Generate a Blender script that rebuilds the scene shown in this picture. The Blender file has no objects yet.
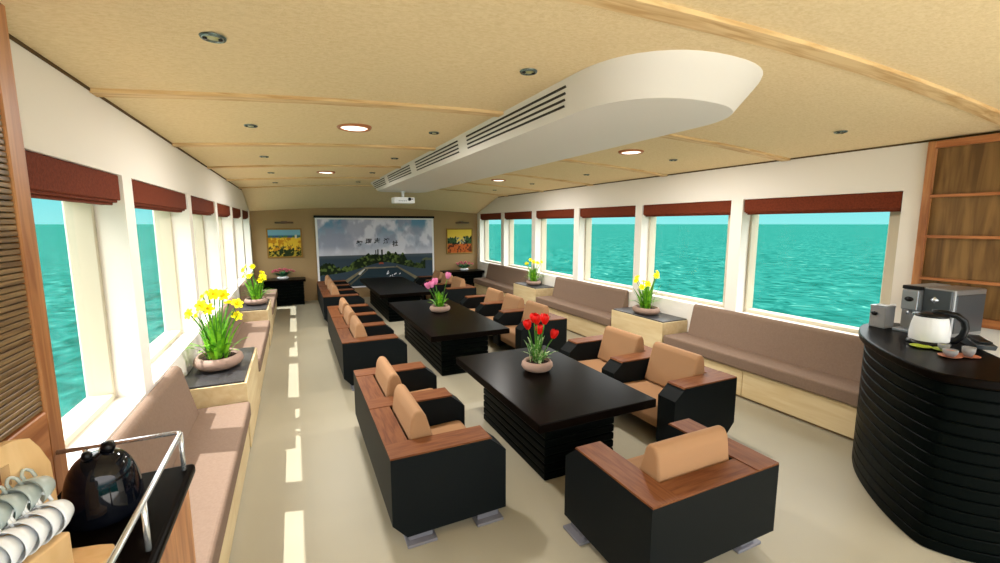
import bpy, bmesh, math, random
import numpy as np
from mathutils import Vector, Matrix
random.seed(7); np.random.seed(7)
S = bpy.context.scene
COL = S.collection
R = math.radians

# ------------------------------------------------------------------ camera
cam = bpy.data.cameras.new('camera'); co = bpy.data.objects.new('camera', cam); COL.objects.link(co)
co.location = (0, 0, 2.0)
co.rotation_euler = (R(90 - 7.479), 0, R(-25.107))
cam.sensor_width = 36; cam.lens = 438 * 36 / 1000.0
cam.clip_start = 0.05; cam.clip_end = 20000
S.camera = co

# ------------------------------------------------------------------ exposure
vs = S.view_settings
vs.view_transform = 'Standard'; vs.look = 'None'; vs.gamma = 1; vs.use_curve_mapping = False
vs.exposure = 0.55

# ------------------------------------------------------------------ sky
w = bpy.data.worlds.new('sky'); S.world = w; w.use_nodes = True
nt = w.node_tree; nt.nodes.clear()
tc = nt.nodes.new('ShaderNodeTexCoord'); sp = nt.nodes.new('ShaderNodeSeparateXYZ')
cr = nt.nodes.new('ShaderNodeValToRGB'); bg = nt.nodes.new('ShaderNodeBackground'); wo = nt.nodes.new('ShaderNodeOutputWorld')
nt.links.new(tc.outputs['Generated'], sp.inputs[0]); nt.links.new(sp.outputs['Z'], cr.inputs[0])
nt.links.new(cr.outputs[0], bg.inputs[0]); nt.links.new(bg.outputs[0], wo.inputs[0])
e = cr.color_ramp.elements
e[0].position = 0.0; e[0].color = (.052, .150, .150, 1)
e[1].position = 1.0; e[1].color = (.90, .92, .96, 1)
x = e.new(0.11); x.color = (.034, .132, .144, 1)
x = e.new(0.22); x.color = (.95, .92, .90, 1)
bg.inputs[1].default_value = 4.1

# ------------------------------------------------------------------ sun
sl = bpy.data.lights.new('sun', 'SUN'); so = bpy.data.objects.new('sun', sl); COL.objects.link(so)
sl.energy = 5.0; sl.angle = R(0.4); sl.color = (1, .975, .96)
so.rotation_euler = Vector((1, -.28, -1.8)).to_track_quat('-Z', 'Y').to_euler()
so.location = (-20, 5, 30)

DISC_W = 42.0      # watts of each round ceiling lamp
SPOT_W = 5.0

# ------------------------------------------------------------------ materials
MATS = {}
def mat(name, base, rough=.6, spec=.5, metal=0, bump=None, var=None, coat=0, emis=None, scale=1.0):
    """var=(colour2, noise scale xyz, detail, lo, hi) ; bump=(scale, strength)"""
    if name in MATS: return MATS[name]
    m = bpy.data.materials.new(name); m.use_nodes = True
    n = m.node_tree.nodes; l = m.node_tree.links
    b = n['Principled BSDF']
    b.inputs['Base Color'].default_value = (*base, 1); b.inputs['Roughness'].default_value = rough
    b.inputs['Specular IOR Level'].default_value = spec; b.inputs['Metallic'].default_value = metal
    if coat: b.inputs['Coat Weight'].default_value = coat; b.inputs['Coat Roughness'].default_value = .05
    if emis: b.inputs['Emission Color'].default_value = (*emis[0], 1); b.inputs['Emission Strength'].default_value = emis[1]
    t = n.new('ShaderNodeTexCoord')
    if var:
        c2, sc, det, lo, hi = var
        mp = n.new('ShaderNodeMapping'); mp.inputs['Scale'].default_value = sc
        no = n.new('ShaderNodeTexNoise'); no.inputs['Scale'].default_value = 1; no.inputs['Detail'].default_value = det
        no.inputs['Distortion'].default_value = .6
        mr = n.new('ShaderNodeMapRange'); mr.inputs[1].default_value = lo; mr.inputs[2].default_value = hi
        mx = n.new('ShaderNodeMix'); mx.data_type = 'RGBA'
        mx.inputs[6].default_value = (*base, 1); mx.inputs[7].default_value = (*c2, 1)
        l.new(t.outputs['Object'], mp.inputs[0]); l.new(mp.outputs[0], no.inputs[0]); l.new(no.outputs[0], mr.inputs[0])
        l.new(mr.outputs[0], mx.inputs[0]); l.new(mx.outputs[2], b.inputs['Base Color'])
    if bump:
        no2 = n.new('ShaderNodeTexNoise'); no2.inputs['Scale'].default_value = bump[0]; no2.inputs['Detail'].default_value = 4
        bp = n.new('ShaderNodeBump'); bp.inputs['Strength'].default_value = bump[1]; bp.inputs['Distance'].default_value = .01
        l.new(t.outputs['Object'], no2.inputs[0]); l.new(no2.outputs[0], bp.inputs['Height']); l.new(bp.outputs[0], b.inputs['Normal'])
    MATS[name] = m; return m

def lin(r, g, b):
    f = lambda c: (c / 255 / 12.92) if c / 255 <= .04045 else ((c / 255 + .055) / 1.055) ** 2.4
    return (f(r), f(g), f(b))

CREAM = mat('cream_paint', lin(242, 236, 227), .7, .2)
FRAMEP = mat('window_frame_paint', lin(206, 196, 174), .6, .2)  # yellowish cream, also darkened to hold back the strong skylight on the jambs
CEIL = mat('woven_ceiling', lin(232, 212, 170), .85, .1, bump=(120, .3), var=(lin(220, 198, 152), (40, 70, 40), 6, .35, .7))
MAPLEY = mat('ceiling_batten', lin(225, 196, 145), .6, .3, var=(lin(196, 158, 105), (2.5, 30, 30), 3, .4, .65))
TEAK = mat('deck_planks', lin(176, 158, 130), .8, .2)  # only for the unseen side decks added as bounce surfaces
FLOOR = mat('floor_vinyl', lin(166, 159, 138), .40, .22, var=(lin(160, 153, 132), (.8, .8, .8), 2, .3, .7))
BROWNW = mat('far_wall_fabric', lin(165, 138, 100), .9, .1, bump=(200, .1))
SHADE = mat('shade_fabric', lin(116, 52, 30), .8, .15, bump=(120, .3), var=(lin(104, 45, 25), (60, 60, 60), 4, .4, .6))
BLACK = mat('black_leather', lin(7, 13, 15), .55, .14)
WALNUT = mat('walnut', lin(120, 75, 44), .5, .12, var=(lin(98, 54, 30), (50, 5, 50), 5, .38, .66))
WALNUTX = mat('walnut_cross', lin(120, 75, 44), .5, .12, var=(lin(98, 54, 30), (5, 50, 50), 5, .38, .66))
TAN = mat('tan_leather', lin(160, 122, 88), .65, .15)
MAUVE = mat('bench_fabric', lin(132, 111, 96), .85, .1, bump=(150, .08), var=(lin(126, 105, 90), (60, 60, 60), 4, .35, .65))
MAPLE = mat('pale_maple', lin(222, 202, 160), .5, .3, var=(lin(206, 180, 134), (12, 1.5, 12), 4, .35, .7))
KICK = mat('dark_kick', lin(140, 112, 75), .7, .2)
GRANITE = mat('dark_granite', lin(38, 37, 38), .35, .4, var=(lin(105, 105, 108), (160, 160, 160), 3, .5, .72))
LACQ = mat('black_lacquer', lin(11, 7, 5), .28, .025)
LACQS = mat('black_lacquer_slats', lin(5, 9, 8), .4, .03)
PLATE = mat('grey_steel_plate', lin(120, 120, 128), .45, .5, metal=.3)
CHROME = mat('chrome', (.80, .84, .88), .25, .5, metal=.8)
STEEL = mat('brushed_steel', lin(158, 162, 168), .3, .5, metal=.7)
GREYP = mat('grey_plastic', lin(138, 138, 140), .45, .4)
DGREY = mat('dark_grey_plastic', lin(62, 68, 74), .28, .5)
BLKP = mat('black_plastic', (.004, .004, .005), .3, .25)
WHT = mat('white_ceramic', lin(246, 249, 254), .2, .5)
WHTP = mat('white_plastic', lin(228, 230, 233), .4, .4)
AC = mat('white_fibreglass', lin(222, 218, 210), .5, .3)
SLOT = mat('vent_slot', lin(70, 66, 60), .8, .1)
POT = mat('clay_pot', lin(156, 130, 116), .75, .2, bump=(60, .2))
SOIL = mat('soil', lin(45, 33, 25), .95, .1)
LEAF = mat('leaf', lin(128, 186, 40), .5, .3, var=(lin(78, 146, 28), (18, 18, 18), 2, .4, .6))
LEAFD = mat('tulip_leaf', lin(72, 130, 48), .5, .3, var=(lin(185, 200, 150), (40, 40, 40), 2, .45, .6))
STEM = mat('stem', lin(70, 125, 35), .5, .3)
YEL = mat('yellow_petal', lin(248, 236, 20), .5, .2)
YELD = mat('yellow_trumpet', lin(240, 214, 8), .5, .2)
RED = mat('red_petal', lin(226, 22, 16), .45, .3)
PINK = mat('pink_petal', lin(246, 142, 190), .5, .2)
ROSE = mat('rose_petal', lin(236, 128, 148), .55, .2)
CHERRY = mat('cherry_wood', lin(192, 134, 86), .4, .35, var=(lin(150, 92, 52), (22, 22, 1.8), 5, .38, .66))
CHERRYY = mat('cherry_wood_along', lin(186, 122, 74), .4, .35, var=(lin(146, 84, 44), (22, 1.8, 22), 5, .38, .66))
OAKD = mat('brown_back_wood', lin(140, 106, 62), .5, .3, var=(lin(98, 70, 38), (16, 16, 1.3), 6, .38, .64))
BAMBOO = mat('bamboo_slats', lin(150, 122, 84), .35, .4, var=(lin(104, 78, 48), (12, 3, 60), 4, .35, .65))
BEECH = mat('beech', lin(236, 200, 150), .5, .3, var=(lin(220, 178, 122), (10, 10, 3), 4, .35, .7))
BRASS = mat('dull_brass', lin(120, 95, 80), .4, .4, metal=.5)
GOLD = mat('gilt_frame', lin(150, 112, 48), .5, .4, metal=.3)
COPPER = mat('lamp_ring', lin(175, 110, 65), .4, .4)
SILV = mat('silver_ring', lin(120, 140, 140), .25, .5, metal=.8)
LIME = mat('green_saucer', lin(170, 190, 60), .4, .4)
SALM = mat('salmon_saucer', lin(205, 130, 100), .4, .4)
LAMP = mat('lamp_glow', (1, .95, .85), .5, .1, emis=((1, .93, .78), 1.6))
SPOTG = mat('spot_lens', lin(165, 165, 110), .3, .5)
BORDER = mat('screen_border', lin(235, 235, 238), .8, .1)

def frosted():
    m = bpy.data.materials.new('frosted_glass'); m.use_nodes = True
    b = m.node_tree.nodes['Principled BSDF']
    b.inputs['Base Color'].default_value = (*lin(205, 218, 216), 1); b.inputs['Roughness'].default_value = .25
    b.inputs['Alpha'].default_value = .62
    return m
FROST = frosted()
def glassmat():
    m = bpy.data.materials.new('window_glass'); m.use_nodes = True
    n = m.node_tree.nodes; l = m.node_tree.links; n.clear()
    o = n.new('ShaderNodeOutputMaterial'); mx = n.new('ShaderNodeMixShader'); t = n.new('ShaderNodeBsdfTransparent'); g = n.new('ShaderNodeBsdfGlossy')
    g.inputs['Roughness'].default_value = .0; t.inputs[0].default_value = (.97, .99, .985, 1)
    f = n.new('ShaderNodeLayerWeight'); f.inputs[0].default_value = .5
    pw = n.new('ShaderNodeMath'); pw.operation = 'POWER'; pw.inputs[1].default_value = 5
    ml = n.new('ShaderNodeMath'); ml.operation = 'MULTIPLY_ADD'; ml.inputs[1].default_value = .15; ml.inputs[2].default_value = .004
    l.new(f.outputs['Facing'], pw.inputs[0]); l.new(pw.outputs[0], ml.inputs[0]); l.new(ml.outputs[0], mx.inputs[0]); l.new(t.outputs[0], mx.inputs[1]); l.new(g.outputs[0], mx.inputs[2]); l.new(mx.outputs[0], o.inputs[0])
    return m
GLASS = glassmat()
def seamat():
    m = bpy.data.materials.new('sea_water'); m.use_nodes = True
    n = m.node_tree.nodes; l = m.node_tree.links; b = n['Principled BSDF']
    t = n.new('ShaderNodeTexCoord')
    mp = n.new('ShaderNodeMapping'); mp.inputs['Scale'].default_value = (.55, .42, 1); mp.inputs['Rotation'].default_value = (0, 0, 0)
    no = n.new('ShaderNodeTexNoise'); no.inputs['Scale'].default_value = 1; no.inputs['Detail'].default_value = 7; no.inputs['Distortion'].default_value = 2.2
    no.inputs['Roughness'].default_value = .6
    r = n.new('ShaderNodeValToRGB'); e = r.color_ramp.elements
    e[0].position = .36; e[0].color = (*lin(10, 60, 52), 1); e[1].position = .76; e[1].color = (*lin(88, 136, 122), 1)  # lightest stop paints wave highlights as pale streaks in the water colour
    x = e.new(.50); x.color = (*lin(22, 78, 71), 1); x = e.new(.62); x.color = (*lin(32, 90, 81), 1)
    l.new(t.outputs['Object'], mp.inputs[0]); l.new(mp.outputs[0], no.inputs[0]); l.new(no.outputs[0], r.inputs[0]); l.new(r.outputs[0], b.inputs['Base Color'])
    b.inputs['Roughness'].default_value = .9; b.inputs['Specular IOR Level'].default_value = .0
    bp = n.new('ShaderNodeBump'); bp.inputs['Strength'].default_value = .5; bp.inputs['Distance'].default_value = .4
    l.new(no.outputs[0], bp.inputs['Height']); l.new(bp.outputs[0], b.inputs['Normal'])
    return m

# ------------------------------------------------------------------ mesh helpers
class MB:
    def __init__(s): s.bm = bmesh.new(); s.mats = []
    def mi(s, m):
        if m is None: return 0
        if m not in s.mats: s.mats.append(m)
        return s.mats.index(m)
    def _bevel(s, verts, bev, seg):
        es = list({e for v in verts for e in v.link_edges})
        bmesh.ops.bevel(s.bm, geom=es, offset=bev, segments=seg, affect='EDGES', profile=.5, clamp_overlap=True)
    def box(s, x0, x1, y0, y1, z0, z1, bev=0, seg=2, m=None, M=None):
        v = [s.bm.verts.new(p) for p in ((x0,y0,z0),(x1,y0,z0),(x1,y1,z0),(x0,y1,z0),(x0,y0,z1),(x1,y0,z1),(x1,y1,z1),(x0,y1,z1))]
        if M is not None:
            for q in v: q.co = M @ q.co
        k = s.mi(m)
        for f in ((3,2,1,0),(4,5,6,7),(0,1,5,4),(1,2,6,5),(2,3,7,6),(3,0,4,7)):
            s.bm.faces.new([v[i] for i in f]).material_index = k
        if bev: s._bevel(v, bev, seg)
        return s
    def prism(s, pts, a0, a1, axis='y', bev=0, seg=2, m=None):
        """pts: 2-D outline; extruded along axis. 'y': pts=(x,z); 'z': pts=(x,y); 'x': pts=(y,z)"""
        def P(p, a): return {'y': (p[0], a, p[1]), 'z': (p[0], p[1], a), 'x': (a, p[0], p[1])}[axis]
        A = [s.bm.verts.new(P(p, a0)) for p in pts]; B = [s.bm.verts.new(P(p, a1)) for p in pts]
        k = s.mi(m); n = len(pts); fs = [s.bm.faces.new(A), s.bm.faces.new(B[::-1])]
        for i in range(n): fs.append(s.bm.faces.new([A[(i+1)%n], A[i], B[i], B[(i+1)%n]]))
        for f in fs: f.material_index = k
        bmesh.ops.recalc_face_normals(s.bm, faces=fs)
        if bev: s._bevel(A + B, bev, seg)
        return s
    def tube(s, pts, r, n=10, caps=True, m=None, r1=None):
        pts = [Vector(p) for p in pts]; rings = []; k = s.mi(m); L = len(pts)
        up = None
        for i, p in enumerate(pts):
            d = (pts[min(i+1, L-1)] - pts[max(i-1, 0)]).normalized()
            if up is None:
                up = Vector((0,0,1)) if abs(d.z) < .9 else Vector((1,0,0))
            a = d.cross(up).normalized(); b = a.cross(d).normalized(); up = b
            rr = r if r1 is None else r + (r1 - r) * i / (L - 1)
            rings.append([s.bm.verts.new(p + a*math.cos(2*math.pi*j/n)*rr + b*math.sin(2*math.pi*j/n)*rr) for j in range(n)])
        for i in range(L-1):
            for j in range(n):
                f = s.bm.faces.new([rings[i][j], rings[i][(j+1)%n], rings[i+1][(j+1)%n], rings[i+1][j]]); f.material_index = k; f.smooth = True
        if caps:
            s.bm.faces.new(rings[0][::-1]).material_index = k; s.bm.faces.new(rings[-1]).material_index = k
        return s
    def lathe(s, prof, c=(0,0,0), n=28, sx=1, sy=1, m=None, M=None, smooth=True):
        k = s.mi(m); rings = []
        for r, z in prof:
            if r < 1e-6:
                v = Vector((c[0], c[1], c[2]+z)); v = M @ v if M is not None else v
                rings.append([s.bm.verts.new(v)])
            else:
                q = []
                for j in range(n):
                    a = 2*math.pi*j/n
                    v = Vector((c[0]+r*sx*math.cos(a), c[1]+r*sy*math.sin(a), c[2]+z)); v = M @ v if M is not None else v
                    q.append(s.bm.verts.new(v))
                rings.append(q)
        for A, B in zip(rings, rings[1:]):
            for j in range(n):
                if len(A) == 1 and len(B) == 1: continue
                if len(A) == 1: f = s.bm.faces.new([A[0], B[(j+1)%n], B[j]])
                elif len(B) == 1: f = s.bm.faces.new([A[j], A[(j+1)%n], B[0]])
                else: f = s.bm.faces.new([A[j], A[(j+1)%n], B[(j+1)%n], B[j]])
                f.material_index = k; f.smooth = smooth
        return s
    def blade(s, pts, w, side, m=None, fold=.25, wf=None):
        """curved leaf along pts, tapering; side = width direction"""
        k = s.mi(m); side = Vector(side).normalized(); L = len(pts); prev = None
        for i, p in enumerate(pts):
            p = Vector(p); t = i/(L-1)
            ww = w * (wf(t) if wf else (math.sin(math.pi*min(1, .18+.82*t))**.6 if t < 1 else 0.02))
            d = (Vector(pts[min(i+1, L-1)]) - Vector(pts[max(i-1, 0)])).normalized()
            nn = d.cross(side).normalized()
            cur = [s.bm.verts.new(p - side*ww + nn*ww*fold), s.bm.verts.new(p), s.bm.verts.new(p + side*ww + nn*ww*fold)]
            if prev:
                for a in (0, 1):
                    f = s.bm.faces.new([prev[a], prev[a+1], cur[a+1], cur[a]]); f.material_index = k; f.smooth = True
            prev = cur
        return s
    def build(s, name, material, parent=None, loc=None, rotz=0):
        me = bpy.data.meshes.new(name); s.bm.normal_update(); s.bm.to_mesh(me); s.bm.free()
        if s.mats:
            for q in s.mats: me.materials.append(q)
        else: me.materials.append(material)
        o = bpy.data.objects.new(name, me); COL.objects.link(o)
        if parent: o.parent = parent
        if loc: o.location = loc
        o.rotation_euler.z = rotz
        return o

def tag(o, label=None, cat=None, group=None, kind=None):
    if label: o['label'] = label
    if cat: o['category'] = cat
    if group: o['group'] = group
    if kind: o['kind'] = kind
    return o
def thing(name, label, cat, loc=(0,0,0), rotz=0, group=None):
    o = bpy.data.objects.new(name, None); COL.objects.link(o); o.empty_display_size = .1
    o.location = loc; o.rotation_euler.z = rotz
    return tag(o, label, cat, group)
def struct(o): o['kind'] = 'structure'; return o
def kids(o): return [c for c in bpy.data.objects if c.parent == o]
def dup(root, loc, rotz=None, label=None, scale=None):
    r = root.copy(); COL.objects.link(r); r.location = loc
    if rotz is not None: r.rotation_euler.z = rotz
    if label: r['label'] = label
    if scale: r.scale = scale
    for ch in kids(root):
        c = ch.copy(); COL.objects.link(c); c.parent = r
        for g in kids(ch):
            d = g.copy(); COL.objects.link(d); d.parent = c
    return r

# ------------------------------------------------------------------ room constants
XL, XR, XC = -.95, 5.05, 2.05
YF, YK, YB = 12.4, 10.9, -1.6
ZE, ZM = 2.72, 2.86
def zc(x): return ZM - (ZM-ZE)*((x-XC)/3.0)**2
def zfar(x): return 2.43 - .13*((x-XC)/3.0)**2
OUT = .30
SILL, HEAD = .88, 2.30
WIN = [(2.12,3.70),(3.86,5.44),(5.59,7.15),(7.32,8.86),(9.03,10.54),(10.71,12.2)]
WINL = [(2.0,3.53),(3.71,5.42),(5.57,7.15),(7.32,8.86),(9.03,10.54),(10.71,12.2)]

# ------------------------------------------------------------------ sea
b = MB(); k = 60; Rr = 9000
for i in range(1):
    v = [b.bm.verts.new(p) for p in ((-Rr,-Rr,0),(Rr,-Rr,0),(Rr,Rr,0),(-Rr,Rr,0))]; b.bm.faces.new(v)
sea = b.build('sea', seamat(), loc=(0,0,-3.2)); tag(sea, 'turquoise open sea seen through all the windows', 'sea', kind='stuff')

# ------------------------------------------------------------------ unseen decks added to bounce daylight into the cabin and block teal sea bounce
struct(MB().box(XL-OUT-1.0, XR+OUT+1.0, -9.0, YB, -.12, -.01).build('floor_aft_deck', CREAM))
struct(MB().box(XL-OUT-.95, XL-OUT, YB, YF+.1, -.15, -.05).build('floor_side_deck', TEAK))
struct(MB().box(XR+OUT, XR+OUT+.95, YB, YF+.1, -.15, -.05).build('floor_side_deck', TEAK))
# ------------------------------------------------------------------ floor, ceiling, walls
struct(MB().box(XL-OUT, XR+OUT, YB, YF+.1, -.12, 0).build('floor', FLOOR))
b = MB(); N = 28
xs = [XL-.04 + (XR-XL+.08)*i/N for i in range(N+1)]
rows = [(YB, zc), (YK, zc), (YF+.02, zfar)]
g = [[b.bm.verts.new((x, y, f(min(max(x, XL), XR)))) for x in xs] for y, f in rows]
gt = [[b.bm.verts.new((x, y, f(min(max(x, XL), XR))+.08)) for x in xs] for y, f in rows]
for r in range(2):
    for i in range(N):
        b.bm.faces.new([g[r][i+1], g[r][i], g[r+1][i], g[r+1][i+1]]).smooth = False
        b.bm.faces.new([gt[r][i], gt[r][i+1], gt[r+1][i+1], gt[r+1][i]])
struct(b.build('ceiling', CEIL))
# outer roof slab with eaves, shading the windows
struct(MB().prism([(XL-.39,2.36),(XL-.39,2.46),(XL-.33,2.95),(XR+.33,2.95),(XR+.39,2.46),(XR+.39,2.36),(XR+.1,2.36),(XR+.1,2.88),(XL-.1,2.88),(XL-.1,2.36)], YB, YF+.3, 'y').build('trim_1', CREAM))

def wall(name, sx, wins):
    xi = XL if sx < 0 else XR
    xo = xi + sx*OUT
    a, c = min(xi, xo), max(xi, xo)
    b = MB()
    b.box(a, c, YB, YF+.1, -.12, SILL)
    b.prism([(YB,HEAD),(YF+.1,HEAD),(YF+.1,HEAD+.01),(YK,ZE+.03),(YB,ZE+.03)], a, c, 'x')
    ys = [YB] + [v for ab in wins for v in ab] + [YF+.1]
    for i in range(0, len(ys), 2): b.box(a, c, ys[i], ys[i+1], SILL, HEAD)
    return struct(b.build(name, CREAM))
wall('wall_left', -1, WINL); wall('wall_right', 1, WIN)
struct(MB().box(XL-OUT, XR+OUT, YF, YF+.12, -.1, 2.75).build('wall_far', BROWNW))

n = 0
for sx, wins in ((-1, WINL), (1, WIN)):
    for i, (y0, y1) in enumerate(wins):
        n += 1
        xi = XL if sx < 0 else XR
        # frame ring set in the outer half of the recess
        def X(a, c): return (min(xi+sx*a, xi+sx*c), max(xi+sx*a, xi+sx*c))
        a, c = X(.15, OUT-.01)
        f0, f1 = y0+.15, y1-.03
        b = MB()
        b.box(a, c, y0, f0, SILL, HEAD, .008, 1).box(a, c, f1, y1, SILL, HEAD, .008, 1)
        b.box(a, c, f0, f1, SILL, SILL+.04, .004, 1).box(a, c, f0, f1, 2.14, HEAD, .008, 1)
        fr = struct(b.build('window_%d' % n, FRAMEP))
        gx = X(.24, .246)
        pane = MB().box(gx[0], gx[1], f0-.01, f1+.01, SILL+.03, 2.15).build('pane', GLASS, fr)
        # roman shade
        a, c = X(.015, .075)
        sh = MB().box(a, c, y0+.012, y1-.012, 2.145, HEAD-.002, .004, 1).build('roman_shade', SHADE)
        pos = ['nearest', 'second', 'third', 'fourth', 'fifth', 'farthest'][i]
        tag(sh, 'raised brown roman shade in the %s window of the %s wall' % (pos, 'left' if sx < 0 else 'right'), 'window shade', 'brown roman shades')
        a, c = X(.03, .09); MB().box(a, c, y0+.02, y1-.02, 2.13, 2.16, .003, 1).build('fold', SHADE, sh)
        a, c = X(.05, .105); MB().box(a, c, y0+.03, y1-.03, 2.115, 2.145, .003, 1).build('fold', SHADE, sh)

# ceiling battens
def batten(name, y, x0, x1, wd=.10, sag=0):
    b = MB(); K = 24; prev = None
    for i in range(K+1):
        x = x0 + (x1-x0)*i/K; z = zc(x)
        cur = [b.bm.verts.new(p) for p in ((x, y-wd/2, z+.01), (x, y-wd/2, z-.020), (x, y+wd/2, z-.020), (x, y+wd/2, z+.01))]
        if prev:
            for j in range(3): b.bm.faces.new([prev[j], prev[j+1], cur[j+1], cur[j]])
        prev = cur
    return struct(b.build(name, MAPLEY))
for i in range(7): batten('trim_%d' % (i+2), -.35 + 1.78*i, XL+.002, XR-.002)
# brown strip painted as the shadow line where the ceiling meets the side walls
for k_, x in ((9, XL), (10, XR)):
    sgn = 1 if x < 0 else -1
    struct(MB().box(min(x, x+sgn*.006), max(x, x+sgn*.006), YB, YK, ZE-.012, ZE+.006).build('trim_%d' % k_, mat('gap_brown', lin(96, 74, 46), .8, .1)))

# ------------------------------------------------------------------ sofas
AW, SW, DP, AH = .195, .60, .77, .60
prof = [(.09,.06),(0,.16),(0,AH-.012),(.655,AH-.012),(.77,.49),(.77,.07)]
def make_sofa(ns, label, cat, loc, rotz, group=None, name='sofa'):
    t = thing(name, label, cat, loc, rotz, group)
    W = AW + ns*(SW+AW)
    fr = MB()
    for i in range(ns):
        ya = AW + i*(SW+AW)
        fr.prism([(.09,.06),(0,.16),(0,AH-.012),(.155,AH-.012),(.155,.34),(.60,.30),(.60,.10),(.55,.06)], ya, ya+SW, 'y')
    for i in range(1, ns):
        ya = i*(SW+AW); fr.box(.02, .14, ya-.01, ya+AW+.01, .17, .5)
    fr.build('frame', BLACK, t)
    for i in range(ns+1):
        y0 = i*(SW+AW)
        ar = MB().prism(prof, y0, y0+AW, 'y').build('armrest', BLACK, t)
        MB().prism([(.0,AH-.014),(.0,AH),(.66,AH),(.672,AH-.014)], y0+.003, y0+AW-.003, 'y').build('armrest_top', WALNUTX, ar)['label'] = 'walnut top of armrest'
    for i in range(ns):
        y0 = AW + i*(SW+AW)
        bc = MB().prism([(.0,AH-.014),(.0,AH-.004),(.15,AH-.004),(.157,AH-.02)], y0-.002, y0+SW+.002, 'y').build('back_cap', WALNUT, t)
        bc['label'] = 'walnut cap along the back'
        MB().prism([(.16,.24),(.16,.365),(.70,.385),(.735,.365),(.735,.15),(.60,.12),(.60,.24)], y0+.006, y0+SW-.006, 'y', .018, 3).build('seat_cushion', TAN, t)
        MB().prism([(.22,.37),(.165,.58),(.185,.73),(.21,.772),(.25,.775),(.28,.745),(.385,.385)], y0+.012, y0+SW-.012, 'y', .022, 4).build('back_cushion', TAN, t)
    for y0 in (.0, W-.15):
        for x0 in (.085, .55):
            MB().box(x0, x0+.19, y0-.03, y0+.18, .0, .02, .003, 1).box(x0+.02, x0+.17, y0+.02, y0+.13, .015, .075).build('foot', PLATE, t)
    return t, W
G = 'black sofas with tan cushions along the tables'
make_sofa(2, 'black two-seat sofa with walnut arms nearest on the left of the tables', 'sofa', (.45, 2.51, 0), 0, G)
make_sofa(3, 'three-seat sofa left of the middle table with pink tulips', 'sofa', (.45, 5.37, 0), 0, G)
make_sofa(3, 'farthest left three-seat sofa, in front of the projection screen', 'sofa', (.45, 9.02, 0), 0, G)
def rsofa(ns, y0, label):
    W = AW + ns*(SW+AW)
    return make_sofa(ns, label, 'sofa', (3.64, y0+W, 0), math.pi, G)
rsofa(2, 2.60, 'two-seat sofa on the window side of the table with red tulips')
rsofa(3, 5.40, 'three-seat sofa on the window side of the middle table')
rsofa(3, 9.02, 'farthest three-seat sofa on the right, before the right cabinet')
# single armchair: back towards camera, faces +Y
make_sofa(1, 'single black armchair with tan cushion at the near end of the front table', 'armchair', (2.53, 1.5, 0), math.pi/2, None, 'armchair')

# ------------------------------------------------------------------ tables
def make_table(y0, y1, label):
    t = thing('lounge_table', label, 'table', (2.005, (y0+y1)/2, 0), 0, 'long black lounge tables')
    hx, hy = .54, (y1-y0)/2
    MB().box(-hx, hx, -hy, hy, .550, .62, .008, 2).build('tabletop', LACQ, t)
    b = MB(); bx, by = .335, hy-.25
    nl = 8; h = .55/nl
    for i in range(nl):
        b.box(-bx, bx, -by, by, i*h+.004, (i+1)*h-.004, .010, 2)
        b.box(-bx+.02, bx-.02, -by+.02, by-.02, i*h, (i+1)*h+.002)
    b.build('slatted_base', LACQS, t)
make_table(2.49, 4.22, 'front black lounge table holding the red tulips')
make_table(5.12, 7.78, 'middle black lounge table holding the pink tulips')
make_table(8.68, 11.6, 'far black lounge table nearest the projection screen, nothing on it')

# ------------------------------------------------------------------ benches
def bench(y0, y1, side, label, back_end=.12, near_pad=.12):
    s = 1 if side == 'right' else -1
    X = lambda d: (XR - d) if s > 0 else (XL + d*1.06)     # d = distance from the wall
    t = thing('bench', label, 'bench', (X(.25), (y0+y1)/2, 0), 0, 'built-in window benches')
    ox, oy = X(.25), (y0+y1)/2
    def bx(b, d0, d1, ya, yb, z0, z1, bev=0, seg=2):
        a, c = X(d0)-ox, X(d1)-ox
        return b.box(min(a,c), max(a,c), ya-oy, yb-oy, z0, z1, bev, seg)
    bx(bx(MB(), .005, .43, y0, y1, 0, .03), .005, .42, y0, y1, .03, .06).build('plinth', KICK, t)
    bx(MB(), .005, .455, y0, y1, .03, .335).build('base', MAPLE, t)
    nd = max(1, round((y1-y0)/1.15)); L = (y1-y0)/nd
    for i in range(nd):
        bx(MB(), .455, .47, y0+i*L+.004, y0+(i+1)*L-.004, .03, .325, .002, 1).build('drawer_front', MAPLE, t)
    bx(MB(), .005, .50, y0+.005, y1-.005, .34, .48, .022, 3).build('seat_cushion', MAUVE, t)
    # back cushion, slightly leaning, rounded
    b = MB()
    pr = [(XR-.01, .48) if s > 0 else (XL+.01, .48)]
    P2 = [(.01,.47),(.01,.87),(.03,.90),(.06,.90),(.085,.87),(.17,.47)]
    pts = [(X(d)-ox, z) for d, z in P2]
    b.prism(pts, y0-oy+near_pad, y1-oy-back_end, 'y', .02, 3).build('back_cushion', MAUVE, t)
    return t
bench(2.02, 4.40, 'right', 'nearest window bench on the right, running behind the black bar', near_pad=.01)
bench(5.53, 7.95, 'right', 'middle window bench on the right between the two daffodil side tables')
bench(9.02, 11.5, 'right', 'farthest window bench on the right, ending at the cabinet')
bench(2.14, 4.22, 'left', 'nearest window bench on the left, behind the railed counter', near_pad=.01)
bench(5.47, 7.80, 'left', 'middle window bench on the left between two daffodil pots')
bench(8.95, 11.5, 'left', 'farthest window bench on the left in front of the black cabinet')
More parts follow.
